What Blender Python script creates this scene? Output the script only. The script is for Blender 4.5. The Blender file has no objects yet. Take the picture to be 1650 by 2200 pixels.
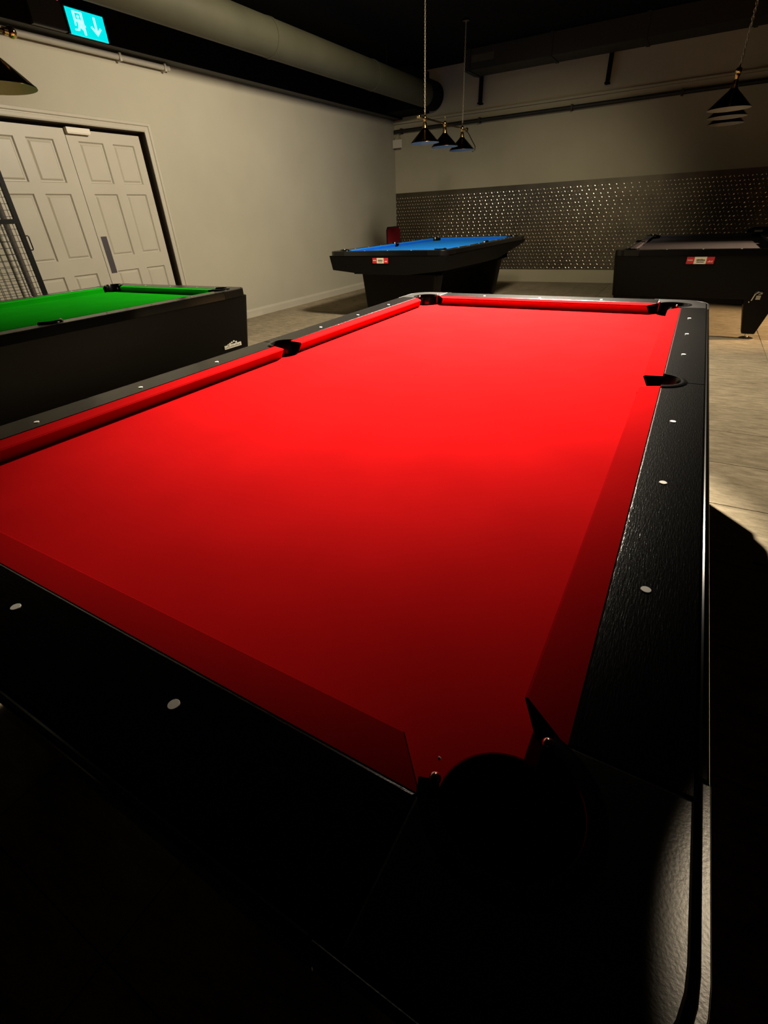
import bpy, bmesh, math, random
from mathutils import Vector, Matrix
random.seed(7)
S = bpy.context.scene
COL = S.collection
PI = math.pi

# ------------------------------------------------------------------ camera
cam_d = bpy.data.cameras.new('camera')
cam = bpy.data.objects.new('camera', cam_d)
COL.objects.link(cam)
FW = Vector((-0.44118124, 0.72218234, -0.53273989))
RT = Vector((0.86653094, 0.49721737, -0.04357771))
UP = Vector((-0.23341647, 0.48086126, 0.84515632))
M3 = Matrix((RT, UP, -FW)).transposed()
cam.matrix_world = Matrix.Translation((1.31461595, -0.24281637, 1.25500546)) @ M3.to_4x4()
cam_d.sensor_fit = 'VERTICAL'
cam_d.sensor_height = 36.0
cam_d.sensor_width = 27.0
cam_d.lens = 1013.43 / 2200.0 * 36.0
cam_d.clip_start = 0.01
S.camera = cam

# ------------------------------------------------------------------ world, lights, exposure
S.view_settings.view_transform = 'Standard'
S.view_settings.look = 'None'
S.view_settings.exposure = 0.0
S.view_settings.gamma = 1.0
S.view_settings.use_curve_mapping = False
w = bpy.data.worlds.new('dark_room'); S.world = w; w.use_nodes = True
w.node_tree.nodes['Background'].inputs[0].default_value = (1.0, 0.86, 0.62, 1)
w.node_tree.nodes['Background'].inputs[1].default_value = 0.0

def spot(name, loc, target, power, angle, blend, size, color):
    d = bpy.data.lights.new(name, 'SPOT'); d.energy = power
    d.spot_size = math.radians(angle); d.spot_blend = blend
    d.shadow_soft_size = size; d.color = color
    o = bpy.data.objects.new(name, d); COL.objects.link(o); o.location = loc
    o.rotation_euler = (Vector(target) - Vector(loc)).to_track_quat('-Z', 'Y').to_euler()
    return o
WARM = (1.0, 0.86, 0.62)
spot('ceiling_spot_table', (0.1, 4.85, 3.3), (0.36, 2.42, 0.8), 13300, 41, 1.0, 0.04, (1.0, 0.88, 0.70))
spot('ceiling_spot_floor', (0.1, 4.85, 3.3), (1.75, 3.7, 0.0), 950, 92, 0.9, 0.04, (1.0, 0.86, 0.66))
spot('ceiling_spot_wall', (0.0, 4.45, 3.3), (-4.0, 5.1, 0.3), 1150, 124, 0.9, 0.25, (1.0, 0.87, 0.68))
spot('ceiling_spot_back', (0.1, 5.6, 3.3), (-1.7, 10.2, 0.0), 400, 70, 1.0, 0.35, WARM)
spot('wall_lamp_right', (5.6, 6.7, 1.9), (1.9, 6.7, 0.0), 2200, 40, 0.8, 0.05, (1.0, 0.68, 0.38))
spot('added_casting_beam', (2.25, 1.30, 3.3), (1.705, 0.0, 0.83), 140, 11.6, 0.12, 0.01, (1.0, 0.8, 0.55))  # added beam without a fixture, makes the lit strip on the corner casting

# ------------------------------------------------------------------ materials
def mat(name, color, rough=0.6, metal=0.0, spec=0.5, emit=None, estr=0.0, coat=0.0):
    m = bpy.data.materials.new(name); m.use_nodes = True
    b = m.node_tree.nodes['Principled BSDF']
    b.inputs['Base Color'].default_value = (*color, 1)
    b.inputs['Roughness'].default_value = rough
    b.inputs['Metallic'].default_value = metal
    b.inputs['Specular IOR Level'].default_value = spec
    b.inputs['Coat Weight'].default_value = coat
    if emit:
        b.inputs['Emission Color'].default_value = (*emit, 1)
        b.inputs['Emission Strength'].default_value = estr
    return m
def nodes(m): return m.node_tree.nodes, m.node_tree.links, m.node_tree.nodes['Principled BSDF']
def texco(m, scale, kind='Object', rot=(0, 0, 0)):
    n, l, b = nodes(m)
    t = n.new('ShaderNodeTexCoord'); mp = n.new('ShaderNodeMapping')
    mp.inputs['Scale'].default_value = scale; mp.inputs['Rotation'].default_value = rot
    l.new(t.outputs[kind], mp.inputs['Vector']); return mp
def noise(m, scale=(1, 1, 1), sc=10.0, detail=4.0, rough=0.5):
    n, l, b = nodes(m); mp = texco(m, scale)
    x = n.new('ShaderNodeTexNoise'); x.inputs['Scale'].default_value = sc
    x.inputs['Detail'].default_value = detail; x.inputs['Roughness'].default_value = rough
    l.new(mp.outputs[0], x.inputs['Vector']); return x
def ramp_color(m, fac, c0, c1, p0=0.3, p1=0.7):
    n, l, b = nodes(m); r = n.new('ShaderNodeValToRGB')
    r.color_ramp.elements[0].color = (*c0, 1); r.color_ramp.elements[1].color = (*c1, 1)
    r.color_ramp.elements[0].position = p0; r.color_ramp.elements[1].position = p1
    l.new(fac, r.inputs[0]); l.new(r.outputs[0], b.inputs['Base Color']); return r
def bump(m, fac, strength=0.3, dist=0.002):
    n, l, b = nodes(m); x = n.new('ShaderNodeBump')
    x.inputs['Strength'].default_value = strength; x.inputs['Distance'].default_value = dist
    l.new(fac, x.inputs['Height']); l.new(x.outputs[0], b.inputs['Normal']); return x

def cloth_mat(name, c):
    m = mat(name, c, 0.95, 0, 0.0)
    x = noise(m, sc=5.0, detail=3)
    ramp_color(m, x.outputs[0], tuple(v * 0.93 for v in c), tuple(v * 1.05 for v in c))
    y = noise(m, sc=900.0, detail=2); bump(m, y.outputs[0], 0.25, 0.001)
    return m
M = {}
M['red'] = cloth_mat('red_baize', (0.38, 0.0050, 0.0058))
M['green'] = cloth_mat('green_baize', (0.014, 0.52, 0.014))
M['blue'] = cloth_mat('blue_baize', (0.018, 0.24, 0.82))
M['grey'] = cloth_mat('grey_baize', (0.16, 0.155, 0.19))
def rail_mat():
    m = mat('black_grained_wood', (0.0015, 0.0013, 0.0013), 0.2, 0, 0.34)
    x = noise(m, scale=(520, 60, 60), sc=1.0, detail=3, rough=0.6)
    bump(m, x.outputs[0], 0.6, 0.0005); return m
def rail_mat_x():
    m = mat('black_grained_wood_across', (0.0015, 0.0013, 0.0013), 0.2, 0, 0.34)
    x = noise(m, scale=(60, 520, 60), sc=1.0, detail=3, rough=0.6)
    bump(m, x.outputs[0], 0.6, 0.0005); return m
M['rail'] = rail_mat(); M['railx'] = rail_mat_x()
M['laminate'] = mat('black_laminate', (0.0022, 0.0016, 0.0014), 0.5, 0, 0.15)
_x = noise(M['laminate'], scale=(1, 1, 1), sc=300); bump(M['laminate'], _x.outputs[0], 0.15, 0.0006)
M['casting'] = mat('black_textured_casting', (0.0035, 0.003, 0.0025), 0.30, 0, 0.45)
_x = noise(M['casting'], sc=380, detail=3); bump(M['casting'], _x.outputs[0], 0.18, 0.0006)
M['rubber'] = mat('black_pocket_rubber', (0.0015, 0.0015, 0.0015), 0.35, 0, 0.3)
M['rim'] = mat('black_gloss_pocket_rim', (0.002, 0.002, 0.002), 0.2, 0, 0.5)
M['trimgloss'] = mat('black_gloss_edging', (0.003, 0.003, 0.003), 0.12, 0, 0.7)
M['void'] = mat('black_pocket_lining', (0.001, 0.001, 0.001), 0.95, 0, 0.05)
M['sight'] = mat('mother_of_pearl_sight', (0.95, 0.92, 0.80), 0.5, 0, 1.0)
M['chrome'] = mat('chrome', (0.75, 0.73, 0.7), 0.22, 1.0)
M['white'] = mat('white_plastic', (0.62, 0.58, 0.48), 0.5)
M['label_red'] = mat('red_label', (0.55, 0.02, 0.03), 0.5)
M['label_cream'] = mat('cream_label', (0.75, 0.68, 0.48), 0.5)
M['ink'] = mat('black_ink', (0.01, 0.008, 0.008), 0.6)
M['brass'] = mat('polished_brass', (0.80, 0.56, 0.22), 0.13, 1.0)
M['darkbrass'] = mat('dark_bronzed_brass', (0.17, 0.09, 0.035), 0.16, 1.0)
M['shadein'] = mat('pale_shade_lining', (0.42, 0.42, 0.34), 0.6)
M['steelchain'] = mat('pale_chain', (0.62, 0.55, 0.42), 0.35, 0.8)
def wall_mat(name, c):
    m = mat(name, c, 0.75, 0, 0.25)
    x = noise(m, sc=1.3, detail=3); ramp_color(m, x.outputs[0], tuple(v * .95 for v in c), tuple(v * 1.04 for v in c))
    y = noise(m, sc=220, detail=3); bump(m, y.outputs[0], 0.12, 0.001); return m
M['wall'] = wall_mat('cream_wall_paint', (0.36, 0.335, 0.255))
M['wallback'] = wall_mat('olive_cream_wall_paint', (0.42, 0.385, 0.27))
M['gloss'] = mat('cream_gloss_woodwork', (0.60, 0.555, 0.43), 0.42, 0, 0.4)
_x = noise(M['gloss'], sc=3); ramp_color(M['gloss'], _x.outputs[0], (0.39, 0.36, 0.285), (0.42, 0.39, 0.31))
M['reveal'] = mat('shade_painted_lining', (0.06, 0.045, 0.032), 0.7)  # dark tone stands in for the shade inside the door recess
M['dark'] = mat('black_ceiling_paint', (0.004, 0.004, 0.004), 0.9, 0, 0.1)
M['darkwall'] = mat('dark_wall_paint', (0.03, 0.028, 0.025), 0.9, 0, 0.1)
M['duct'] = mat('olive_painted_duct', (0.06, 0.06, 0.03), 0.6)
_x = noise(M['duct'], sc=2.0); ramp_color(M['duct'], _x.outputs[0], (0.045, 0.043, 0.022), (0.06, 0.058, 0.032))
M['darkduct'] = mat('dark_duct', (0.014, 0.013, 0.008), 0.6)
M['conduit'] = mat('grey_cream_conduit', (0.42, 0.40, 0.33), 0.45)
M['gunmetal'] = mat('black_powder_coat', (0.003, 0.003, 0.0035), 0.45, 0, 0.25)
M['wire'] = mat('dark_wire', (0.03, 0.028, 0.025), 0.45, 0.3)
M['push'] = mat('grey_push_plate', (0.10, 0.09, 0.10), 0.35, 0.6)
M['steel'] = mat('bronze_tinted_steel', (0.2, 0.17, 0.13), 0.5, 1.0)  # plate coloured darker than its own tread so the glints stand out
_x = noise(M['steel'], sc=3.0, detail=3); ramp_color(M['steel'], _x.outputs[0], (0.11, 0.095, 0.07), (0.16, 0.14, 0.10))
M['stud'] = mat('glint_bright_tread', (1.0, 0.88, 0.68), 0.25, 1.0)  # same steel as the plate, glints painted in by a brighter colour
M['redfab'] = mat('dark_red_fabric', (0.16, 0.006, 0.010), 0.9, 0, 0.1)
_x = noise(M['redfab'], sc=400); bump(M['redfab'], _x.outputs[0], 0.2, 0.001)
M['signbg'] = mat('cyan_lit_sign_face', (0.0, 0.3, 0.3), 0.4, emit=(0.0, 0.80, 0.83), estr=1.0)
M['signfg'] = mat('white_lit_pictogram', (0.3, 0.5, 0.5), 0.4, emit=(0.52, 1.0, 1.0), estr=1.0)
M['signbox'] = mat('dark_sign_housing', (0.03, 0.032, 0.03), 0.4)
M['redled'] = mat('red_indicator_lamp', (0.4, 0.02, 0.05), 0.3, emit=(1, 0.2, 0.25), estr=0.6)
def carpet_mat():
    m = mat('striated_beige_carpet', (0.3, 0.26, 0.18), 0.95, 0, 0.05)
    n, l, b = nodes(m)
    g = n.new('ShaderNodeTexCoord')
    ob = n.new('ShaderNodeObjectInfo')
    geo = n.new('ShaderNodeNewGeometry')
    mp = n.new('ShaderNodeMapping'); mp.inputs['Scale'].default_value = (7.0, 24, 1)
    l.new(geo.outputs['Position'], mp.inputs['Vector'])
    x = n.new('ShaderNodeTexNoise'); x.inputs['Scale'].default_value = 1.0; x.inputs['Detail'].default_value = 9; x.inputs['Roughness'].default_value = 0.78
    l.new(mp.outputs[0], x.inputs['Vector'])
    r = n.new('ShaderNodeValToRGB')
    r.color_ramp.elements[0].position = 0.32; r.color_ramp.elements[1].position = 0.64
    r.color_ramp.elements[0].color = (0.145, 0.118, 0.076, 1); r.color_ramp.elements[1].color = (0.34, 0.285, 0.195, 1)
    l.new(x.outputs[0], r.inputs[0])
    # large soft patches of wear
    y = n.new('ShaderNodeTexNoise'); y.inputs['Scale'].default_value = 1.6; y.inputs['Detail'].default_value = 2
    l.new(geo.outputs['Position'], y.inputs['Vector'])
    md = n.new('ShaderNodeMath'); md.operation = 'MULTIPLY_ADD'; md.inputs[1].default_value = 0.35; md.inputs[2].default_value = 0.70
    l.new(y.outputs[0], md.inputs[0])
    mo = n.new('ShaderNodeMath'); mo.operation = 'MULTIPLY_ADD'; mo.inputs[1].default_value = 0.16; mo.inputs[2].default_value = 0.0
    l.new(ob.outputs['Random'], mo.inputs[0])
    ad = n.new('ShaderNodeMath'); ad.operation = 'ADD'
    l.new(md.outputs[0], ad.inputs[0]); l.new(mo.outputs[0], ad.inputs[1])
    mx = n.new('ShaderNodeVectorMath'); mx.operation = 'SCALE'
    l.new(r.outputs[0], mx.inputs[0]); l.new(ad.outputs[0], mx.inputs['Scale'])
    l.new(mx.outputs[0], b.inputs['Base Color'])
    z = n.new('ShaderNodeTexNoise'); z.inputs['Scale'].default_value = 300; z.inputs['Detail'].default_value = 2
    l.new(geo.outputs['Position'], z.inputs['Vector'])
    bump(m, z.outputs[0], 0.5, 0.002)
    return m
M['carpet'] = carpet_mat()

# ------------------------------------------------------------------ mesh helpers
def ring_inset(poly, d):
    n = len(poly); out = []
    for i in range(n):
        p0, p1, p2 = poly[i - 1], poly[i], poly[(i + 1) % n]
        e1 = (p1[0] - p0[0], p1[1] - p0[1]); e2 = (p2[0] - p1[0], p2[1] - p1[1])
        l1 = math.hypot(*e1) or 1e-9; l2 = math.hypot(*e2) or 1e-9
        n1 = (-e1[1] / l1, e1[0] / l1); n2 = (-e2[1] / l2, e2[0] / l2)
        bx, by = n1[0] + n2[0], n1[1] + n2[1]; k = 1 + n1[0] * n2[0] + n1[1] * n2[1]
        k = max(k, 0.35)
        out.append((p1[0] + bx / k * d, p1[1] + by / k * d))
    return out
def area(poly):
    return 0.5 * sum(poly[i - 1][0] * poly[i][1] - poly[i][0] * poly[i - 1][1] for i in range(len(poly)))
class MB:
    def __init__(s): s.v = []; s.f = []; s.sm = False
    def add(s, vs, fs):
        o = len(s.v); s.v += [tuple(p) for p in vs]; s.f += [tuple(i + o for i in f) for f in fs]; return s
    def box(s, x0, x1, y0, y1, z0, z1):
        x0, x1 = min(x0, x1), max(x0, x1); y0, y1 = min(y0, y1), max(y0, y1); z0, z1 = min(z0, z1), max(z0, z1)
        return s.add([(x0, y0, z0), (x1, y0, z0), (x1, y1, z0), (x0, y1, z0), (x0, y0, z1), (x1, y0, z1), (x1, y1, z1), (x0, y1, z1)],
                     [(3, 2, 1, 0), (4, 5, 6, 7), (0, 1, 5, 4), (1, 2, 6, 5), (2, 3, 7, 6), (3, 0, 4, 7)])
    def rings(s, rs, cap0=True, cap1=True, closed=True):
        n = len(rs[0]); vs = [p for r in rs for p in r]; fs = []
        for k in range(len(rs) - 1):
            for i in range(n if closed else n - 1):
                j = (i + 1) % n
                fs.append((k * n + i, k * n + j, (k + 1) * n + j, (k + 1) * n + i))
        if cap0: fs.append(tuple(range(n - 1, -1, -1)))
        if cap1: fs.append(tuple((len(rs) - 1) * n + i for i in range(n)))
        return s.add(vs, fs)
    def prism(s, poly, z0, z1, ch=0.0):
        if area(poly) < 0: poly = poly[::-1]
        rs = [[(x, y, z0) for x, y in poly]]
        if ch > 0:
            rs.append([(x, y, z1 - ch) for x, y in poly])
            rs.append([(x, y, z1 - ch * .3) for x, y in ring_inset(poly, ch * .3)])
            rs.append([(x, y, z1) for x, y in ring_inset(poly, ch)])
        else: rs.append([(x, y, z1) for x, y in poly])
        return s.rings(rs)
    def lathe(s, prof, n=24, c=(0, 0, 0), cap0=True, cap1=True):
        rs = [[(c[0] + r * math.cos(2 * PI * i / n), c[1] + r * math.sin(2 * PI * i / n), c[2] + z) for i in range(n)] for r, z in prof]
        return s.rings(rs, cap0, cap1)
    def tube(s, a, b, r, n=10, r2=None):
        a = Vector(a); b = Vector(b); d = (b - a).normalized()
        u = d.orthogonal().normalized(); v = d.cross(u); r2 = r if r2 is None else r2
        rs = [[tuple(p + q * (u * math.cos(2 * PI * i / n) + v * math.sin(2 * PI * i / n))) for i in range(n)] for p, q in ((a, r), (b, r2))]
        return s.rings(rs)
    def path(s, pts, r, n=8):
        pts = [Vector(p) for p in pts]; rs = []
        u = None
        for i, p in enumerate(pts):
            d = (pts[min(i + 1, len(pts) - 1)] - pts[max(i - 1, 0)]).normalized()
            u = d.orthogonal().normalized() if u is None else (u - d * u.dot(d)).normalized()
            v = d.cross(u)
            rs.append([tuple(p + r * (u * math.cos(2 * PI * k / n) + v * math.sin(2 * PI * k / n))) for k in range(n)])
        return s.rings(rs)
    def ball(s, c, r, n=14):
        prof = [(max(1e-4, r * math.sin(PI * k / 10)), -r * math.cos(PI * k / 10)) for k in range(11)]
        return s.lathe(prof, n, c)
    def build(s, name, m, parent=None, smooth=False, loc=None):
        me = bpy.data.meshes.new(name); me.from_pydata(s.v, [], s.f); me.update()
        bm = bmesh.new(); bm.from_mesh(me); bmesh.ops.recalc_face_normals(bm, faces=bm.faces); bm.to_mesh(me); bm.free()
        me.materials.append(m)
        if smooth:
            for p in me.polygons: p.use_smooth = True
            try: me.set_sharp_from_angle(angle=math.radians(40))
            except Exception: pass
        o = bpy.data.objects.new(name, me); COL.objects.link(o)
        if parent: o.parent = parent
        if loc: o.location = loc
        return o
def tag(o, label=None, cat=None, group=None, kind=None):
    if label: o['label'] = label
    if cat: o['category'] = cat
    if group: o['group'] = group
    if kind: o['kind'] = kind
    return o
def empty(name, loc=(0, 0, 0), rz=0.0):
    o = bpy.data.objects.new(name, None); COL.objects.link(o); o.location = loc; o.rotation_euler = (0, 0, rz)
    o.empty_display_size = 0.1; return o

# ------------------------------------------------------------------ room shell
LW, BW, RWX, NW, CZ = -4.386, 10.23, 6.5, -4.0, 3.45
DY0, DY1, DZ = 2.49, 4.325, 2.165                # door opening in the left wall
b = MB(); b.box(LW - .2, RWX + .2, NW - .2, BW + .2, -.25, -.008)
floor = tag(b.build('floor', M['carpet']), 'beige striated carpet tiled floor', kind='structure')
b = MB(); b.box(LW - .2, RWX + .2, NW - .2, BW + .2, CZ, CZ + .15)
tag(b.build('ceiling', M['dark']), 'black painted ceiling', kind='structure')
b = MB()
b.box(LW - .2, LW, NW, DY0, -.008, 2.80); b.box(LW - .2, LW, DY1, BW, -.008, 2.80); b.box(LW - .2, LW, DY0, DY1, DZ, 2.80)
tag(b.build('wall_left', M['wall']), 'cream painted wall with the panelled doors', kind='structure')
b = MB(); b.box(LW - .2, LW, NW, BW, 2.80, CZ)
tag(b.build('wall_left_upper', M['dark']), 'black painted upper strip of wall', kind='structure')
b = MB(); b.box(LW - .2, RWX + .2, BW, BW + .2, -.008, CZ)
tag(b.build('wall_back', M['wallback']), 'dim cream back wall', kind='structure')
b = MB(); b.box(RWX, RWX + .2, NW, BW, -.008, CZ); tag(b.build('wall_right', M['darkwall']), 'dark right wall', kind='structure')
b = MB(); b.box(LW - .2, RWX + .2, NW - .2, NW, -.008, CZ); tag(b.build('wall_near', M['darkwall']), 'dark near wall', kind='structure')

# carpet tiles (parts of the floor), one shared mesh
tb = MB(); h = .2485
tb.rings([[(-h, -h, 0), (h, -h, 0), (h, h, 0), (-h, h, 0)], [(-h, -h, .006), (h, -h, .006), (h, h, .006), (-h, h, .006)],
          [(-h + .0015, -h + .0015, .008), (h - .0015, -h + .0015, .008), (h - .0015, h - .0015, .008), (-h + .0015, h - .0015, .008)]])
tile0 = tb.build('carpet_tile', M['carpet'], floor); tile_me = tile0.data
CAMP = cam.location
def inframe(p, m=60):
    d = Vector(p) - Vector((1.31461595, -0.24281637, 1.25500546)); z = d.dot(FW)
    if z < .1: return False
    x = 825 + 1013.43 * d.dot(RT) / z; y = 1100 - 1013.43 * d.dot(UP) / z
    return -m < x < 1650 + m and -m < y < 2200 + m
spots = []
ny = 0
yy = BW - .25
while yy > NW:
    xx = LW + .25
    while xx < RWX:
        spots.append((xx, yy)); xx += .5
    yy -= .5
vis = [p for p in spots if inframe((p[0], p[1], 0)) and not (-.1 < p[0] < 1.3 and p[1] < 2.6) and not (-3.1 < p[0] < -1.7 and p[1] < 2.4)]
vis.sort(key=lambda p: (p[0] - 1.31) ** 2 + (p[1] + .24) ** 2)
first = True
for (x, y) in vis[:290]:
    o = tile0 if first else tile0.copy()
    if not first: COL.objects.link(o)
    o.parent = floor; o.location = (x, y, -.008); first = False
rest = MB(); vset = set(vis[:290])
for (x, y) in spots:
    if (x, y) not in vset: rest.box(x - h, x + h, y - h, y + h, -.008, 0)
tag(rest.build('carpet_tiles', M['carpet'], floor), kind='stuff')

# skirtings
def skirting(name, pts, label):
    b = MB(); (x0, y0), (x1, y1), (nx, ny) = pts
    prof = [(0, 0), (.018, 0), (.018, .085), (.012, .1), (.006, .112), (0, .115)]
    rs = [[(x + nx * d, y + ny * d, z) for d, z in prof] for x, y in ((x0, y0), (x1, y1))]
    b.rings(rs); return tag(b.build(name, M['gloss']), label, kind='structure')
skirting('baseboard_left', ((LW, 4.40), (LW, BW), (1, 0)), 'cream skirting board on the left wall')
skirting('baseboard_left_near', ((LW, NW), (LW, 2.38), (1, 0)), 'cream skirting board before the doors')
b = MB(); b.box(LW + .02, RWX, BW - .02, BW, 0, .205); b.box(LW + .02, RWX, BW - .014, BW, .205, .215)
tag(b.build('baseboard_back', M['wallback']), 'deep cream skirting under the steel cladding', kind='structure')

# ---------------------------------------------------------------- double door
door = tag(empty('door_1', (LW, 3.41, 0)), 'pair of cream six panel doors', kind='structure')
DX = -.055                                      # face of the leaves, behind the wall face
def leaf(ya, yb, mirror):
    z0, z1 = .006, 2.125
    wd = yb - ya
    f = (lambda y: ya + y) if not mirror else (lambda y: yb - y)
    cols = [(.125, .40), (.515, .755)] if mirror is False else [(.115, .385), (.475, .745)]
    cols = [(.118, .392), (.505, .765)]
    if mirror: cols = [(.135, .400), (.510, .790)]
    rows = [(.25, .838), (.985, 1.578), (1.672, 2.03)]
    ys = [0, cols[0][0], cols[0][1], cols[1][0], cols[1][1], wd]
    zs = [z0, rows[0][0], rows[0][1], rows[1][0], rows[1][1], rows[2][0], rows[2][1], z1]
    b = MB()
    # stiles and muntin
    for i in (0, 2, 4): b.box(DX - .04, DX, f(ys[i]), f(ys[i + 1]), z0, z1)
    for (ca, cb) in cols:
        for k in (0, 2, 4, 6): b.box(DX - .04, DX, f(ca), f(cb), zs[k], zs[k + 1])
    lf = b.build('door_leaf', M['gloss'], door, loc=(0, -3.41, 0))
    for (ca, cb) in cols:
        for (ra, rb) in rows:
            p = MB()
            y0, y1 = sorted((f(ca), f(cb)))
            def rect(d, x): return [(x, y0 + d, ra + d), (x, y1 - d, ra + d), (x, y1 - d, rb - d), (x, y0 + d, rb - d)]
            p.rings([rect(0, DX - .03), rect(0, DX - .002), rect(.010, DX - .016), rect(.018, DX - .017), rect(.034, DX - .006), rect(.04, DX - .006)], True, True)
            q = p.build('door_panel', M['gloss'], lf)
    return lf
rl = leaf(3.413, 4.272, False)
ll = leaf(2.548, 3.407, True)
pp = MB(); pp.box(DX, DX + .004, 3.447, 3.515, .822, 1.185)
tag(pp.build('push_plate', M['push'], rl), 'dark grey metal push plate')
cb = MB(); cb.box(DX, DX + .045, 3.415, 3.665, 2.092, 2.135); cb.box(DX + .003, DX + .04, 3.42, 3.66, 2.084, 2.092)
tag(cb.build('door_closer_cover', M['white'], rl), 'white plastic cover at the door head')
# lining (reveal shade put into its dark colour) and moulded casing
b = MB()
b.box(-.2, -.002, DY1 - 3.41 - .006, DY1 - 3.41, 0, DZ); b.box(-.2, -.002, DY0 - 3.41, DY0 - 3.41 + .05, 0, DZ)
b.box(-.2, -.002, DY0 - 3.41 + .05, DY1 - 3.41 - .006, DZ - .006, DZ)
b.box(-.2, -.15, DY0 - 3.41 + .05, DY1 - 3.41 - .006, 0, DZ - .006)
tag(b.build('door_lining', M['reveal'], door), 'door lining coloured dark for the shade in the reveal')
def casing(side):
    prof = [(-.005, 0), (-.005, .012), (.006, .018), (.03, .020), (.036, .014), (.042, .014), (.05, .026), (.070, .028), (.080, .020), (.084, 0)]
    b = MB()
    ya, yb, zt = DY0 - 3.41, DY1 - 3.41, DZ
    rs = [[(h_, ya - d, 0) for d, h_ in prof], [(h_, ya - d, zt + d) for d, h_ in prof],
          [(h_, yb + d, zt + d) for d, h_ in prof], [(h_, yb + d, 0) for d, h_ in prof]]
    b.rings(rs); return b
casing(0).build('door_casing', M['gloss'], door)

# ---------------------------------------------------------------- high level items on the left wall
b = MB(); b.box(LW, LW + .18, NW, BW - .06, 2.80, 2.803)
tag(b.build('trim_1', M['darkduct']), 'dark olive underside of the boxing above the left wall', kind='structure')
t = empty('cable_conduit', (LW, 3.9, 2.76)); tag(t, 'pale round conduit running along the top of the left wall above the doors', 'conduit')
b = MB(); b.tube((.045, -2.6, .0), (.045, .93, .0), .025, 12); b.build('conduit_tube', M['conduit'], t, True)
for yy in (-2.0, -1.0, .3, .86):
    b = MB(); b.box(0, .078, yy - .012, yy + .012, -.034, .03); b.build('conduit_clip', M['conduit'], t)

# exit sign
ex = empty('exit_sign', (LW, 3.7, 2.8)); tag(ex, 'illuminated cyan emergency exit sign with running figure and down arrow', 'exit sign')
ox = .22                                         # face x offset from the wall
fy0, fy1, fz0, fz1 = -.085, .290, .000, .185
b = MB(); b.box(.18, ox - .004, fy0 - .012, fy1 + .012, fz0 + .004, fz1 + .012); b.build('sign_housing', M['signbox'], ex)
b = MB(); b.box(ox - .006, ox, fy0, fy1, fz0, fz1); face = b.build('sign_face', M['signbg'], ex)
b = MB(); b.box(.18, ox + .01, -.43, fy0 - .04, .004, .30); b.box(.18, ox - .03, fy0 - .04, fy0 - .012, .03, .12)
b.build('battery_box', M['signbox'], ex)
b = MB(); b.box(ox + .01, ox + .014, fy0 - .07, fy0 - .055, .205, .222); tag(b.build('indicator_lamp', M['redled'], ex), 'small red indicator lamp')
def flat(poly, nm):
    b = MB(); rs = [[(x, fy0 + u * (fy1 - fy0), fz0 + v * (fz1 - fz0)) for u, v in poly] for x in (ox, ox + .002)]
    b.rings(rs); return b.build(nm, M['signfg'], ex)
flat([(.16, .55), (.16, .92), (.42, .92), (.42, .12), (.36, .12), (.36, .86), (.22, .86), (.22, .55)], 'doorway_symbol')
b = MB()
fig = [[(.255, .70), (.27, .78), (.30, .80), (.325, .76), (.32, .70), (.29, .67)],
       [(.22, .62), (.30, .66), (.36, .60), (.34, .40), (.29, .34), (.25, .40), (.245, .55)],
       [(.22, .62), (.245, .55), (.20, .50), (.19, .36), (.155, .37), (.165, .53)],
       [(.34, .60), (.36, .60), (.40, .47), (.44, .46), (.445, .40), (.38, .41), (.33, .50)],
       [(.29, .40), (.34, .40), (.40, .28), (.41, .08), (.37, .08), (.355, .25), (.28, .33)],
       [(.25, .42), (.29, .34), (.25, .20), (.13, .18), (.13, .24), (.215, .26)]]
for pl in fig:
    rs = [[(x, fy0 + u * (fy1 - fy0), fz0 + v * (fz1 - fz0)) for u, v in pl] for x in (ox, ox + .003)]
    b.rings(rs)
b.build('running_figure', M['signfg'], ex)
flat([(.70, .88), (.76, .88), (.76, .36), (.84, .52), (.88, .46), (.73, .16), (.58, .46), (.62, .52), (.70, .36)], 'down_arrow')

# round duct
d = empty('ventilation_duct', (-3.5, 5.0, 3.03)); tag(d, 'long round olive ventilation duct under the black ceiling', 'duct')
b = MB()
rr = .175
def cyl_y(b, x, z, y0, y1, r, n=36):
    b.rings([[(x + r * math.cos(2 * PI * i / n), y, z + r * math.sin(2 * PI * i / n)) for i in range(n)] for y in (y0, y1)])
cyl_y(b, 0, 0, -8.5, 4.95, rr); b.build('duct_tube', M['duct'], d, True)
for yy in (-4.2, -1.9, .6, 2.9):
    b = MB(); cyl_y(b, 0, 0, yy, yy + .05, rr + .006); b.build('duct_joint', M['duct'], d, True)
b = MB(); cyl_y(b, 0, .02, 4.75, 5.12, rr + .035); tag(b.build('duct_end_collar', M['dark'], d, True), 'black collar at the end of the duct')
b = MB(); b.box(-.70, -.12, 4.55, 5.20, -.20, .38); b.build('duct_plenum', M['dark'], d)
for yy in (-3, 0, 3.4):
    b = MB(); b.tube((0, yy, rr), (0, yy, .42), .008); b.build('hanger_rod', M['dark'], d)

# black bulkhead box between duct and wall
b = MB(); b.box(LW + .0, LW + .18, NW, BW, 2.803, CZ)
tag(b.build('trim_2', M['dark']), 'black boxing above the left wall', kind='structure')

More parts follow.
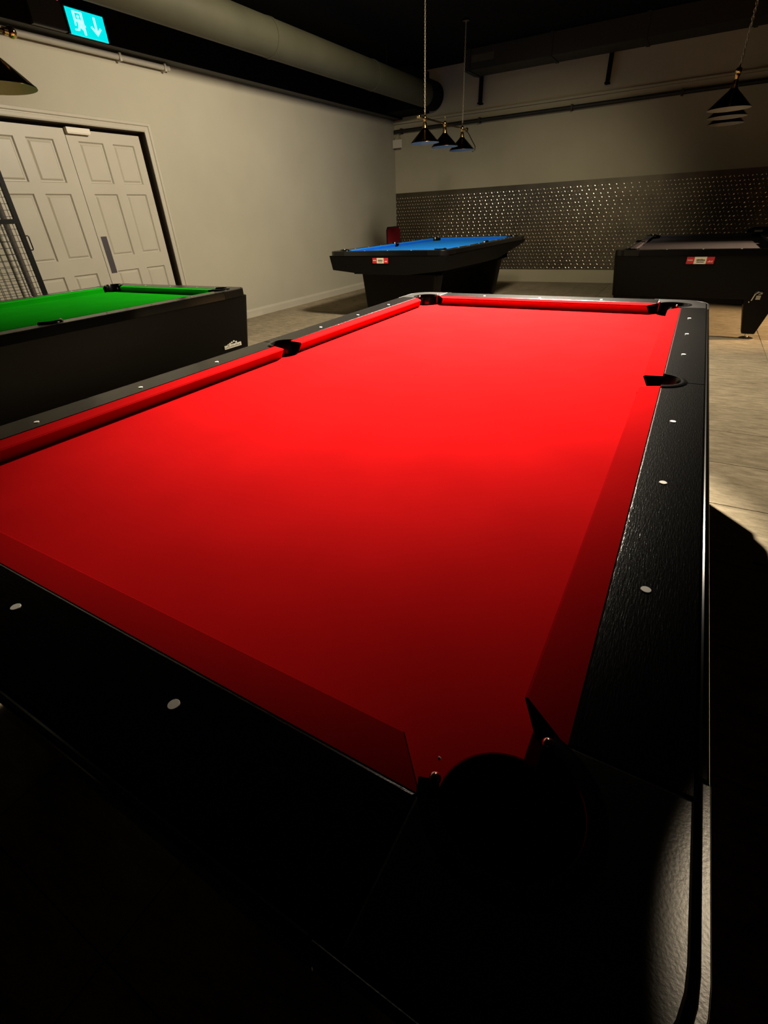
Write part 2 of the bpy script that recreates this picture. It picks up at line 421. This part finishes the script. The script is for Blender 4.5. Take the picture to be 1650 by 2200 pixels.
# back wall services
b = MB(); b.box(LW, RWX, BW - .05, BW, 2.735, 2.765); tag(b.build('trim_3', M['wallback']), 'narrow ledge along the back wall', kind='structure')
t = empty('service_pipe', (0, BW, 2.62)); tag(t, 'dark horizontal pipe running along the back wall above the lamps', 'pipe')
b = MB(); b.tube((LW + .03, -.06, 0), (RWX - .05, -.06, 0), .03, 12); b.build('pipe_tube', M['darkduct'], t, True)
for xx in (-4.2, -2.6, -1.0, .6, 2.2):
    b = MB(); b.box(xx - .015, xx + .015, -.1, -.002, -.04, .04); b.build('pipe_bracket', M['darkduct'], t)
t = empty('rectangular_duct', (-1.6, BW - .45, 3.2)); tag(t, 'dark rectangular duct hung before the back wall under the ceiling', 'duct')
b = MB(); b.box(-1.05, 3.4, -.3, .2, -.02, .24); b.build('duct_body', M['darkduct'], t)
for xx in (-1.0, .3, 1.6, 2.9):
    b = MB(); b.box(xx, xx + .05, -.31, .21, -.03, .25); b.build('duct_flange', M['darkduct'], t)
b = MB(); b.box(-.93, -.55, -.305, -.3, .07, .16); b.build('duct_label', M['duct'], t)
t = empty('ceiling_strut', (-2.6, BW - .1, 2.84)); tag(t, 'thin dark vertical strut on the back wall left of the rectangular duct', 'strut')
b = MB(); b.box(-.02, .02, -.02, .08, 0, .61); b.box(-.035, .035, -.03, .1, 0, .02); b.build('strut_channel', M['dark'], t)
t = empty('ceiling_strut', (-.5, BW - .1, 2.80)); tag(t, 'dark vertical strut on the back wall midway between the lamps', 'strut')
b = MB(); b.box(-.025, .025, -.02, .08, .07, .65); b.box(-.035, .035, -.03, .1, .05, .07); b.build('strut_channel', M['dark'], t)
t = empty('hanging_sign', (-4.27, BW - .10, 2.36)); tag(t, 'small white sign hung on strings from the pipe in the room corner', 'sign')
b = MB(); b.box(-.1, .1, -.015, .0, 0, .13); b.build('sign_board', M['white'], t)
for sx in (-1, 1):
    b = MB(); b.tube((sx * .08, -.006, .13), (sx * .02, .03, .222), .003, 6); b.build('sign_string', M['wire'], t)

# ---------------------------------------------------------------- steel tread plate cladding
clad = empty('steel_cladding', (LW, BW, .215)); tag(clad, 'band of bronze tinted steel tread plate fixed along the back wall', 'wall cladding')
H = 1.40; sw = 1.22; x = 0.0; gi = 0
while x < RWX - LW - .05:
    x1 = min(x + sw, RWX - LW - .02)
    b = MB(); b.box(x + .0005, x1 - .0005, -.006, -.001, .002, H); sh = b.build('steel_sheet', M['steel'], clad)
    st = MB(); n = round((x1 - x) / .058); p = (x1 - x) / n
    for i in range(n):
        for k in range(int((H - .02) / p)):
            cx = x + (i + (.25 if k % 2 else .75)) * p; cz = .03 + k * p
            a = PI / 4 if (i + k) % 2 else -PI / 4
            ca, sa = math.cos(a), math.sin(a); L_, W_, h_ = .021, .0090, .0020
            pts = [(-L_, 0), (0, -W_), (L_, 0), (0, W_)]
            vs = [(cx + u * ca - v * sa, -.006, cz + u * sa + v * ca) for u, v in pts]
            vs += [(cx + u * .45 * ca, -.006 - h_, cz + u * .45 * sa) for u in (-L_, L_)]
            st.add(vs, [(0, 1, 4), (1, 5, 4), (1, 2, 5), (2, 3, 5), (3, 4, 5), (3, 0, 4)])
    tag(st.build('raised_tread', M['stud'], sh), kind='stuff')
    x = x1
# ---------------------------------------------------------------- pool tables
def arc(cx, cy, r, a0, a1, n=14):
    return [(cx + r * math.cos(math.radians(a0 + (a1 - a0) * i / n)), cy + r * math.sin(math.radians(a0 + (a1 - a0) * i / n))) for i in range(n + 1)]
def pool_table(loc, rz, label, cloth, RH=.83, K=1.0, body='box', bd=.2, rh=.0):
    root = empty('pool_table', loc, rz); tag(root, label, 'pool table')
    a, bb = .635 * K, 1.27 * K
    def mir(poly, sx, sy): return [(x * sx, y * sy) for x, y in poly]
    zb = RH - .042
    RO = .164 * K; RI = .05 * K
    cc, cr = .017, .064           # corner pocket centre offset and radius
    sc_, sr = .042, .058          # side pocket
    # cloth bed, notched at the pockets
    q = []
    q += [(a + .03 - .0, -bb + .0)] if False else []
    e = .03
    ang_c = math.degrees(math.acos((e - cc) / cr)); ang_s = math.degrees(math.acos((e - sc_ - .012) / sr))
    # right side going up: side pocket notch then corner notch
    side = arc(a + sc_ + .012, 0, sr, 360 - ang_s, ang_s, 14)
    corner = arc(a + cc, bb + cc, cr, 360 - ang_c, 90 + ang_c, 16)
    half = side + corner                                     # right, upper
    poly = half + [(-x, y) for x, y in corner[::-1]] + [(-x, -y) for x, y in side] + [(-x, -y) for x, y in corner] + [(x, -y) for x, y in corner[::-1]]
    b = MB(); b.prism(poly, zb - .028, zb, .002); b.build('cloth_bed', cloth, root)
    # cushions
    prof = [(RI, RH - .001), (.003, RH - .005), (0, RH - .009), (.019, zb - .0008), (RI, zb - .0008)]
    for sx in (-1, 1):
        for sy in (-1, 1):
            b = MB()
            r0 = [(sx * (a + d), sy * (.056 - .006 * d / RI), z) for d, z in prof]
            r1 = [(sx * (a + d), sy * (bb - .095 + .042 * d / RI), z) for d, z in prof]
            b.rings([r0, r1]); cu = b.build('cushion', cloth, root)
            for rr0, dy in ((r0, -.0012), (r1, .0012)):
                f_ = MB(); f_.rings([rr0, [(x, y + sy * dy, z) for x, y, z in rr0]]); f_.build('rubber_facing', M['void'], cu)
    for sy in (-1, 1):
        b = MB()
        r0 = [(-(a - .095 + .042 * d / RI), sy * (bb + d), z) for d, z in prof]
        r1 = [((a - .095 + .042 * d / RI), sy * (bb + d), z) for d, z in prof]
        b.rings([r0, r1]); cu = b.build('cushion', cloth, root)
        for rr0, dx in ((r0, -.0012), (r1, .0012)):
            f_ = MB(); f_.rings([rr0, [(x + dx, y, z) for x, y, z in rr0]]); f_.build('rubber_facing', M['void'], cu)
    # wooden rails
    RT_ = RO - .010; RY = RO + .016 * K; RTY = RY - .010
    cs = .055
    for sx in (-1, 1):
        for sy in (-1, 1):
            an = math.degrees(math.asin(.0008 / sr)); a1_ = math.degrees(math.acos((RI + .001 - sc_) / sr))
            nt = arc(a + sc_, 0, sr, a1_, .8, 8)
            pl = [(a + RT_, .0008), (a + RT_, bb - cs), (a + RI + .0008, bb - cs)] + nt
            b = MB(); b.prism(mir(pl, sx, sy), RH - .05, RH, .003); b.build('side_rail', M['rail'], root)
    for sy in (-1, 1):
        pl = [(-(a - cs), bb + RI + .0008), (a - cs, bb + RI + .0008), (a - cs, bb + RTY), (-(a - cs), bb + RTY)]
        b = MB(); b.prism(mir(pl, 1, sy), RH - .05, RH, .003); b.build('end_rail', M['railx'], root)
    # corner castings with pocket hole, outer lip behind a groove
    for sx in (-1, 1):
        for sy in (-1, 1):
            R = RT_ - .002; Q = RTY - .002; rc = .105
            pl = [(a + RI, bb - cs + .001), (a + R, bb - cs + .001)] + arc(a + R - rc, bb + Q - rc, rc, 0, 90, 10) + \
                 [(a - cs + .001, bb + Q), (a - cs + .001, bb + RI)] + arc(a + cc, bb + cc, cr, 162, -72, 20)
            b = MB(); b.prism(mir(pl, sx, sy), RH - .05, RH + .001, .0025); b.build('corner_casting', M['casting'], root)
            R2 = RT_ + .003; R3 = RO; Q2 = RTY + .003; Q3 = RY
            po = [(a + R3, bb - cs - .02)] + arc(a + R3 - rc - .008, bb + Q3 - rc - .008, rc + .008, 0, 90, 10) + [(a - cs - .02, bb + Q3)]
            pi_ = [(a + R2, bb - cs - .02)] + arc(a + R2 - rc - .003, bb + Q2 - rc - .003, rc + .003, 0, 90, 10) + [(a - cs - .02, bb + Q2)]
            b = MB(); b.prism(mir(po + pi_[::-1], sx, sy), RH - .05, RH - .0005, .001); b.build('corner_lip', M['casting'], root)
            # rim
            b = MB()
            A = arc(a + cc, bb + cc, 1, 165, -75, 24)
            rs = []
            for (ux, uy) in A:
                ux -= a + cc; uy -= bb + cc
                rs.append([(sx * (a + cc + ux * r_), sy * (bb + cc + uy * r_), z) for r_, z in
                           ((cr + .001, RH - .055), (cr - .004, RH - .055), (cr - .004, RH + rh), (cr - .0025, RH + .002 + rh), (cr + .003, RH + .0025 + rh), (cr + .013, RH + .0018 + rh * .6), (cr + .015, RH + .0005), (cr + .001, RH - .004))])
            b.rings(rs); rim = b.build('pocket_rim', M['rim'], root, True)
            for (px, py) in ((a + cc + (cr) * math.cos(math.radians(165)), bb + cc + cr * math.sin(math.radians(165))), (a + cc + cr * math.cos(math.radians(-75)), bb + cc + cr * math.sin(math.radians(-75)))):
                b = MB(); b.ball((sx * px, sy * py, RH + .005), .0055, 12); b.build('rim_screw', M['chrome'], rim, True)
            b = MB(); n = 24
            b.lathe([(cr + .004, RH - .058), (cr + .003, RH - .08), (.052, RH - bd), (.012, RH - bd - .012)], n, (sx * (a + cc), sy * (bb + cc), 0), False, True)
            b.build('pocket_bucket', M['void'], root, True)
        b = MB(); A = arc(0, 0, 1, a1_ , -a1_, 22); rs = []
        for (ux, uy) in A:
            rs.append([(sx * (a + sc_ + ux * r_), uy * r_, z) for r_, z in
                       ((sr + .001, RH - .055), (sr - .004, RH - .055), (sr - .004, RH + .002 + rh), (sr - .0025, RH + .004 + rh), (sr + .003, RH + .0045 + rh), (sr + .010, RH + .003 + rh * .6), (sr + .013, RH + .0005), (sr + .001, RH - .004))])
        b.rings(rs); b.build('pocket_rim', M['rim'], root, True)
        b = MB(); b.lathe([(sr + .004, RH - .058), (sr + .003, RH - .08), (.045, RH - bd), (.012, RH - bd - .012)], 24, (sx * (a + sc_), 0, 0), False, True)
        b.build('pocket_bucket', M['void'], root, True)
        # outer fascia strips
        b = MB(); b.prism([(sx * (a + RT_ + .0005), -(bb - cs - .022)), (sx * (a + RO), -(bb - cs - .022)), (sx * (a + RO), bb - cs - .022), (sx * (a + RT_ + .0005), bb - cs - .022)], RH - .05, RH - .0015, .003)
        b.build('rail_edge_strip', M['trimgloss'], root)
    for sy in (-1, 1):
        b = MB(); b.prism([(-(a - cs - .022), sy * (bb + RTY + .0005)), ((a - cs - .022), sy * (bb + RTY + .0005)), ((a - cs - .022), sy * (bb + RY)), (-(a - cs - .022), sy * (bb + RY))], RH - .05, RH - .0015, .003)
        b.build('rail_edge_strip', M['trimgloss'], root)
    # sights
    sd = .0924 * K; me = None
    pos = [(sx * (a + sd), k * 2 * a / 4) for sx in (-1, 1) for k in (-3, -2, -1, 1, 2, 3)] + [(k * 2 * a / 4, sy * (bb + sd)) for sy in (-1, 1) for k in (-1, 0, 1)]
    for (px, py) in pos:
        if me is None:
            b = MB(); b.lathe([(.0064, -.002), (.0064, .0010), (.0060, .0014)], 20); o = b.build('sight', M['sight'], root); me = o.data
        else:
            o = bpy.data.objects.new('sight', me); COL.objects.link(o); o.parent = root
        o.location = (px, py, RH)
    # cabinet
    if body == 'box':
        def rr_(X, Y, r, z): 
            return [(x, y, z) for x, y in arc(X - r, Y - r, r, 0, 90, 5) + arc(-X + r, Y - r, r, 90, 180, 5) + arc(-X + r, -Y + r, r, 180, 270, 5) + arc(X - r, -Y + r, r, 270, 360, 5)]
        X, Y = a + RO, bb + RY
        b = MB(); b.rings([rr_(X - .055, Y - .06, .03, .392), rr_(X - .05, Y - .055, .035, .40), rr_(X - .006, Y - .006, .05, RH - .052), rr_(X - .008, Y - .008, .05, RH - .0505),
                           rr_(X - .03, Y - .03, .05, RH - .0505), rr_(X - .03, Y - .03, .05, RH - .23)], True, True)
        cab = b.build('cabinet', M['laminate'], root, True)
        b = MB(); b.box(-X + .13, X - .13, -Y + .13, Y - .13, .335, .392); b.build('underframe', M['laminate'], root)
        for sx in (-1, 1):
            for sy in (-1, 1):
                cx, cy = sx * (X - .20), sy * (Y - .20)
                def sq(hx, hy, z, ox_=0, oy_=0): return [(cx + ox_ - hx, cy + oy_ - hy, z), (cx + ox_ + hx, cy + oy_ - hy, z), (cx + ox_ + hx, cy + oy_ + hy, z), (cx + ox_ - hx, cy + oy_ + hy, z)]
                b = MB(); b.rings([sq(.050, .050, .055), sq(.056, .056, .062), sq(.135, .135, .39)]); lg = b.build('leg', M['laminate'], root)
                b = MB(); b.lathe([(.066, 0), (.066, .007), (.045, .017), (.016, .024), (.016, .055)], 20, (cx, cy, 0)); tag(b.build('levelling_foot', M['chrome'], lg, True), 'chrome levelling foot')
    else:
        X, Y = a + RO, bb + RY
        z1 = RH - .05
        def skirt(pts_top, pts_bot, th):
            pass
        # flared hull : near end, sides with rising far end
        lo = .62
        def ring_(f):
            return f
        xs = [-1, -.33, .33, 1]
        top = []; bot = []
        path = [(-X, -Y, .635), (-X * .35, -Y, .585), (X * .35, -Y, .585), (X, -Y, .64), (X, -.1, .62), (X, .20 * Y, .62), (X, Y, .755), (X * .35, Y, .70), (-X * .35, Y, .70), (-X, Y, .755), (-X, .20 * Y, .62), (-X, -.1, .62)]
        ins = lambda x, y, d: (x * (1 - d / X) if abs(x) >= X - 1e-6 else x, y * (1 - d / Y) if abs(y) >= Y - 1e-6 else y)
        r_b = [(*ins(x, y, .03), z) for x, y, z in path]; r_t = [(*ins(x, y, .006), z1) for x, y, z in path]
        r_it = [(*ins(x, y, .035), z1) for x, y, z in path]; r_ib = [(*ins(x, y, .06), z + .002) for x, y, z in path]
        b = MB(); b.rings([r_ib, r_b, r_t, r_it, r_ib], False, False); b.build('apron', M['laminate'], root)
        b = MB(); b.box(-X + .2, X - .2, -Y + .3, Y - .3, .56, RH - .23); b.build('bed_frame', M['void'], root)
        for sy in (-1, 1):
            yc = -Y + .43 if sy < 0 else Y - .42
            def sl(hx0, hx1, hy, z, r=.03):
                return [(x, y + yc, z) for x, y in arc(hx1 - r, hy - r, r, 0, 90, 4) + arc(-hx0 + r, hy - r, r, 90, 180, 4) + arc(-hx0 + r, -hy + r, r, 180, 270, 4) + arc(hx1 - r, -hy + r, r, 270, 360, 4)]
            b = MB(); b.rings([sl(.50, .52, .11, .03), sl(.56, .60, .13, .585), sl(.56, .60, .13, .66)]); pd = b.build('pedestal', M['laminate'], root, True)
            for sx in (-1, 1):
                f_ = MB(); f_.lathe([(.04, 0), (.04, .012), (.015, .02), (.015, .032)], 16, (sx * .42, yc, 0)); f_.build('levelling_foot', M['chrome'], pd, True)
    return root
def sticker(root, x, y, z, wd, ht, face='y'):
    """red label with a cream centre and dark illegible marks, on the face looking to -y"""
    b = MB(); b.box(x - wd / 2, x + wd / 2, y - .003, y, z - ht / 2, z + ht / 2); s = tag(b.build('maker_label', M['label_red'], root), 'red and cream label')
    b = MB(); b.box(x - wd * .22, x + wd * .22, y - .004, y - .003, z - ht * .5, z + ht * .5); b.build('label_centre', M['label_cream'], s)
    b = MB(); random.seed(3)
    for i in range(7):
        xx = x - wd * .14 + i * wd * .045
        b.box(xx, xx + wd * .03, y - .005, y - .004, z - ht * .05, z + ht * (.12 + .12 * random.random()))
    b.box(x - wd * .13, x + wd * .14, y - .005, y - .004, z - ht * .26, z - ht * .18)
    tag(b.build('label_print', M['ink'], s), 'dark print on the label')
    b = MB()
    for i in range(4):
        b.box(x - wd * .46 + i * wd * .05, x - wd * .43 + i * wd * .05, y - .004, y - .003, z - ht * .05, z + ht * .12)
        b.box(x + wd * .28 + i * wd * .045, x + wd * .305 + i * wd * .045, y - .004, y - .003, z - ht * .25, z + ht * (-.1 + .08 * (i % 2)))
    tag(b.build('label_side_print', M['label_cream'], s), 'pale marks on the red ends of the label')

red = pool_table((.635, 1.27, 0), 0, 'large nine foot pool table with red cloth and black rails in the foreground', M['red'])
green = pool_table((-2.383, 1.235, 0), 0, 'pool table with green cloth and black cabinet beside the cream doors', M['green'], rh=.008)
grey = pool_table((1.386, 7.30, 0), 0, 'pool table with grey cloth and black cabinet at the right by the steel cladding', M['grey'], rh=.008)
blue = pool_table((-2.10, 7.31, 0), -.02, 'pool table with blue cloth and broad pedestal legs in the far left corner', M['blue'], RH=.86, K=1.10, body='flared', bd=.10, rh=.012)
# labels on grey and blue tables
sticker(grey, 0.0, -(1.27 + .180 - .008), .738, .235, .062)
sticker(blue, -.06, -(1.27 * 1.1 + .198 - .010), .752, .235, .062)
# chrome lock on the grey table's front leg
b = MB(); gx, gy = .545, -(1.27 + .180 - .046)
b.path([(gx - .02, gy, .385), (gx - .005, gy - .006, .445), (gx + .02, gy - .006, .462), (gx + .05, gy - .006, .458), (gx + .048, gy, .448), (gx + .02, gy - .004, .442)], .007)
b.box(gx + .008, gx + .045, gy - .012, gy + .01, .395, .432); b.ball((gx - .035, gy - .004, .372), .007)
tag(b.build('cabinet_lock', M['chrome'], grey), 'chrome lock plate above the front leg')
# emblem on the green table's long side (side looking to +x)
def green_emblem():
    X = .635 + .164 - .0395
    b = MB(); y0, y1, z0 = 1.125, 1.300, .432
    def bx(ya, yb, za, zb): b.box(X - .006, X, ya, yb, za, zb)
    bx(y0, y1, z0, z0 + .026)
    pts = [(1.165, .461), (1.185, .467), (1.205, .473), (1.228, .478), (1.250, .469)]
    for (yy, zz) in pts: bx(yy - .008, yy + .008, zz - .008, zz + .003)
    e = tag(b.build('maker_emblem', M['sight'], green), 'white emblem with peaks above a lettered band')
    k = MB()
    for i in range(11):
        yy = y0 + .012 + i * .0142
        k.box(X, X + .001, yy, yy + .004, z0 + .006, z0 + .014 + .006 * ((i * 7) % 3) / 2)
    tag(k.build('emblem_lettering', M['ink'], e), 'dark lettering on the band')
green_emblem()

# ---------------------------------------------------------------- hanging billiard lamps
def chain(b, x, y, z0, z1, lk=.034, r=.0028, wdt=.008):
    z = z0; k = 0
    while z < z1:
        n = 8; rs = []
        for i in range(n):
            t_ = 2 * PI * i / n
            u, v = wdt * math.cos(t_), lk * .5 * math.sin(t_)
            p = Vector((x + (u if k % 2 == 0 else 0), y + (u if k % 2 else 0), z + v))
            nn = Vector((math.cos(t_) if k % 2 == 0 else 0, math.cos(t_) if k % 2 else 0, math.sin(t_)))
            s_ = Vector((0, 1, 0)) if k % 2 == 0 else Vector((1, 0, 0))
            rs.append([tuple(p + r * (nn * math.cos(a_) + s_ * math.sin(a_))) for a_ in (0, PI / 2, PI, 3 * PI / 2)])
        rs.append(rs[0]); b.rings(rs, False, False)
        z += lk * .74; k += 1
def billiard_lamp(loc, rz, label, spacing=.64, rz_h=0.0, cable=False):
    """loc = centre of the bar; the shades hang below it, along local y"""
    root = empty('billiard_lamp', loc, rz); tag(root, label, 'hanging lamp', 'brass three shade lamps over the tables')
    L_ = spacing + .16
    b = MB(); b.tube((0, -L_, 0), (0, L_, 0), .010, 12); b.build('bar', M['darkbrass'], root, True)
    for s in (-1, 1):
        b = MB(); b.ball((0, s * (L_ + .012), 0), .028); b.tube((0, s * (L_ - .03), 0), (0, s * L_, 0), .018, 12); b.build('ball_finial', M['brass'], root, True)
    for k in (-1, 0, 1):
        y = k * spacing
        b = MB(); b.lathe([(.012, .03), (.018, .022), (.024, 0), (.018, -.02), (.014, -.035), (.024, -.05), (.027, -.075), (.033, -.10), (.034, -.115)][::-1], 20, (0, y, 0))
        b.lathe([(.014, .02), (.008, .05), (.005, .075)], 14, (0, y, 0)); b.build('lamp_neck', M['brass'], root, True)
        n = 40
        pr = [(.032, -.100), (.045, -.118), (.075, -.145), (.125, -.192), (.178, -.243), (.186, -.250), (.187, -.256)]
        b = MB(); b.lathe(pr, n, (0, y, 0), False, False)
        sh = b.build('lamp_shade', M['darkbrass'], root, True)
        pin = [(r - .003, z - .002) for r, z in pr]; pin[-1] = (.187, -.256)
        b = MB(); b.lathe(pin, n, (0, y, 0), True, False); tag(b.build('shade_lining', M['shadein'], sh, True), 'pale inside of the shade')
        b = MB(); b.ball((0, y, -.165), .032); b.tube((0, y, -.10), (0, y, -.14), .02, 12); tag(b.build('light_bulb', M['white'], sh, True), 'unlit white bulb')
    top = CZ - loc[2]
    for k in (-1, 1):
        b = MB(); chain(b, 0, k * spacing, .08, top); b.build('chain', M['steelchain'], root, True)
        b = MB(); b.lathe([(.045, top - .02), (.045, top), ], 16, (0, k * spacing, 0)); b.build('ceiling_rose', M['darkbrass'], root)
    if cable:
        b = MB(); b.path([(0.0, L_ + .0, -.01), (.03, L_ + .03, -.05), (.10, L_ - .02, -.13), (.19, L_ - .10, -.22), (.20, L_ - .13, -.27), (.16, L_ - .14, -.285)], .006)
        tag(b.build('lamp_cable', M['rubber'], root, True), 'loose black cable')
    return root
billiard_lamp((-2.10, 7.50, 2.285), 0, 'brass three shade lamp hanging over the blue table', cable=True)
billiard_lamp((1.28, 7.30, 2.235), 0, 'brass three shade lamp seen end on over the grey table')
billiard_lamp((-2.27, 1.095, 2.204), 0, 'brass lamp cut by the left edge of the photo above the green table')

# ---------------------------------------------------------------- red chair in the corner
ch = empty('chair', (-3.78, 8.97, 0), 0); tag(ch, 'dark red upholstered chair against the left wall behind the blue table', 'chair')
def rbox(b, x0, x1, y0, y1, z0, z1, r=.03):
    def rg(z, d): 
        X0, X1, Y0, Y1 = x0 + d, x1 - d, y0 + d, y1 - d
        return [(x, y, z) for x, y in arc(X1 - r, Y1 - r, r, 0, 90, 4) + arc(X0 + r, Y1 - r, r, 90, 180, 4) + arc(X0 + r, Y0 + r, r, 180, 270, 4) + arc(X1 - r, Y0 + r, r, 270, 360, 4)]
    b.rings([rg(z0, .012), rg(z0 + .012, 0), rg(z1 - .012, 0), rg(z1, .012)])
b = MB()
n = 8
def back_ring(x, d):
    y0, y1, z0, z1, r = -.235 + d, .235 - d, .56 + d, 1.035 - d, .05
    return [(x, y, z) for y, z in arc(y1 - r, z1 - r, r, 0, 90, 5) + arc(y0 + r, z1 - r, r, 90, 180, 5) + arc(y0 + r, z0 + r, r, 180, 270, 5) + arc(y1 - r, z0 + r, r, 270, 360, 5)]
b.rings([back_ring(-.03, .012), back_ring(-.02, 0), back_ring(.02, 0), back_ring(.03, .012)]); b.build('backrest', M['redfab'], ch, True)
b = MB(); rbox(b, -.46, -.02, -.23, .23, .41, .47); b.build('seat', M['redfab'], ch, True)
for sx, sy in ((-.43, -.2), (-.43, .2), (-.04, -.2), (-.04, .2)):
    b = MB(); b.tube((sx, sy, 0), (sx, sy, .41), .014); b.build('leg', M['gunmetal'], ch, True)
b = MB(); b.path([(-.04, -.245, .41), (-.005, -.245, .75), (-.005, -.245, 1.0), (-.005, -.21, 1.047), (-.005, .21, 1.047), (-.005, .245, 1.0), (-.005, .245, .75), (-.04, .245, .41)], .011)
b.build('back_frame', M['gunmetal'], ch, True)

# ---------------------------------------------------------------- wire mesh gate and screen by the doors
def mesh_panel(name, loc, rz, label, cat, Lx, Hz, fr, cell, midz, handle):
    root = empty(name, loc, rz); tag(root, label, cat)
    b = MB()
    b.box(-fr / 2, fr / 2, -fr, 0, 0, Hz); b.build('stile', M['gunmetal'], root)
    b = MB(); b.box(-fr / 2, fr / 2, -Lx, -Lx + fr, 0, Hz); b.build('stile', M['gunmetal'], root)
    for z in (.06, midz, Hz - fr):
        b = MB(); b.box(-fr / 2, fr / 2, -Lx + fr, -fr, z, z + fr); b.build('cross_rail', M['gunmetal'], root)
    b = MB(); y = -fr - cell / 2
    while y > -Lx + fr:
        b.box(-.0018, .0018, y - .0018, y + .0018, .06 + fr, Hz - fr); y -= cell
    z = .06 + fr + cell / 2
    while z < Hz - fr:
        if not (midz - .002 < z < midz + fr + .002): b.box(.0018, .005, -Lx + fr, -fr, z - .0018, z + .0018)
        z += cell
    tag(b.build('wire_mesh', M['wire'], root), kind='stuff')
    if handle:
        b = MB(); b.path([(0, 0, 1.235), (0, .022, 1.235), (0, .026, 1.228), (0, .026, 1.135), (0, .022, 1.128), (0, 0, 1.128)], .005); b.build('handle', M['gunmetal'], root, True)
    return root
mesh_panel('wire_mesh_gate', (-3.70, 2.290, 0), math.radians(-8), 'black framed wire mesh gate with small handle standing open before the doors', 'gate', 1.1, 2.05, .035, .045, 1.325, True)
mesh_panel('wire_mesh_screen', (-3.86, 2.25, 0), math.radians(-3), 'second thin wire mesh screen standing close behind the mesh gate', 'screen', 1.0, 1.50, .016, .05, .62, False)

# ---------------------------------------------------------------- black box on the grey table
t = empty('black_case', (2.06, 8.44, .846), math.radians(-6)); tag(t, 'small black case with a white tag on the far right corner of the grey table', 'case')
b = MB()
def cr_(z, d, o=0): return [(-.20 + d + o, -.08 + d, z), (.20 - d, -.08 + d, z), (.20 - d, .08 - d, z), (-.20 + d + o, .08 - d, z)]
b.rings([cr_(0, 0), cr_(.035, 0), cr_(.062, .02, .05)]); b.build('case_body', M['gunmetal'], t)
b = MB(); b.box(-.12, -.03, -.083, -.08, .008, .03); tag(b.build('case_tag', M['white'], t), 'white tag')

# small specks
b = MB(); b.rings([[(-.004, -.002, 0), (.004, -.003, 0), (.003, .002, 0), (-.003, .003, 0)], [(-.002, -.001, .002), (.002, -.001, .002), (.001, .001, .002), (-.001, .001, .002)]])
o = b.build('lint_fleck', M['white']); o.location = (1.2108, .0105, .788); o.scale = (.45, .45, .6); tag(o, 'tiny white fleck of lint on the red cloth by the corner pocket', 'lint')
b = MB(); b.rings([[(-.02, -.006, 0), (.004, -.014, 0), (.022, .002, 0), (.0, .012, 0)], [(-.01, -.002, .006), (.002, -.006, .007), (.012, .001, .006), (.0, .005, .007)]])
o = b.build('floor_debris', M['gunmetal']); o.location = (1.825, 1.78, .0); tag(o, 'small dark scrap lying on the carpet beside the red table', 'scrap')
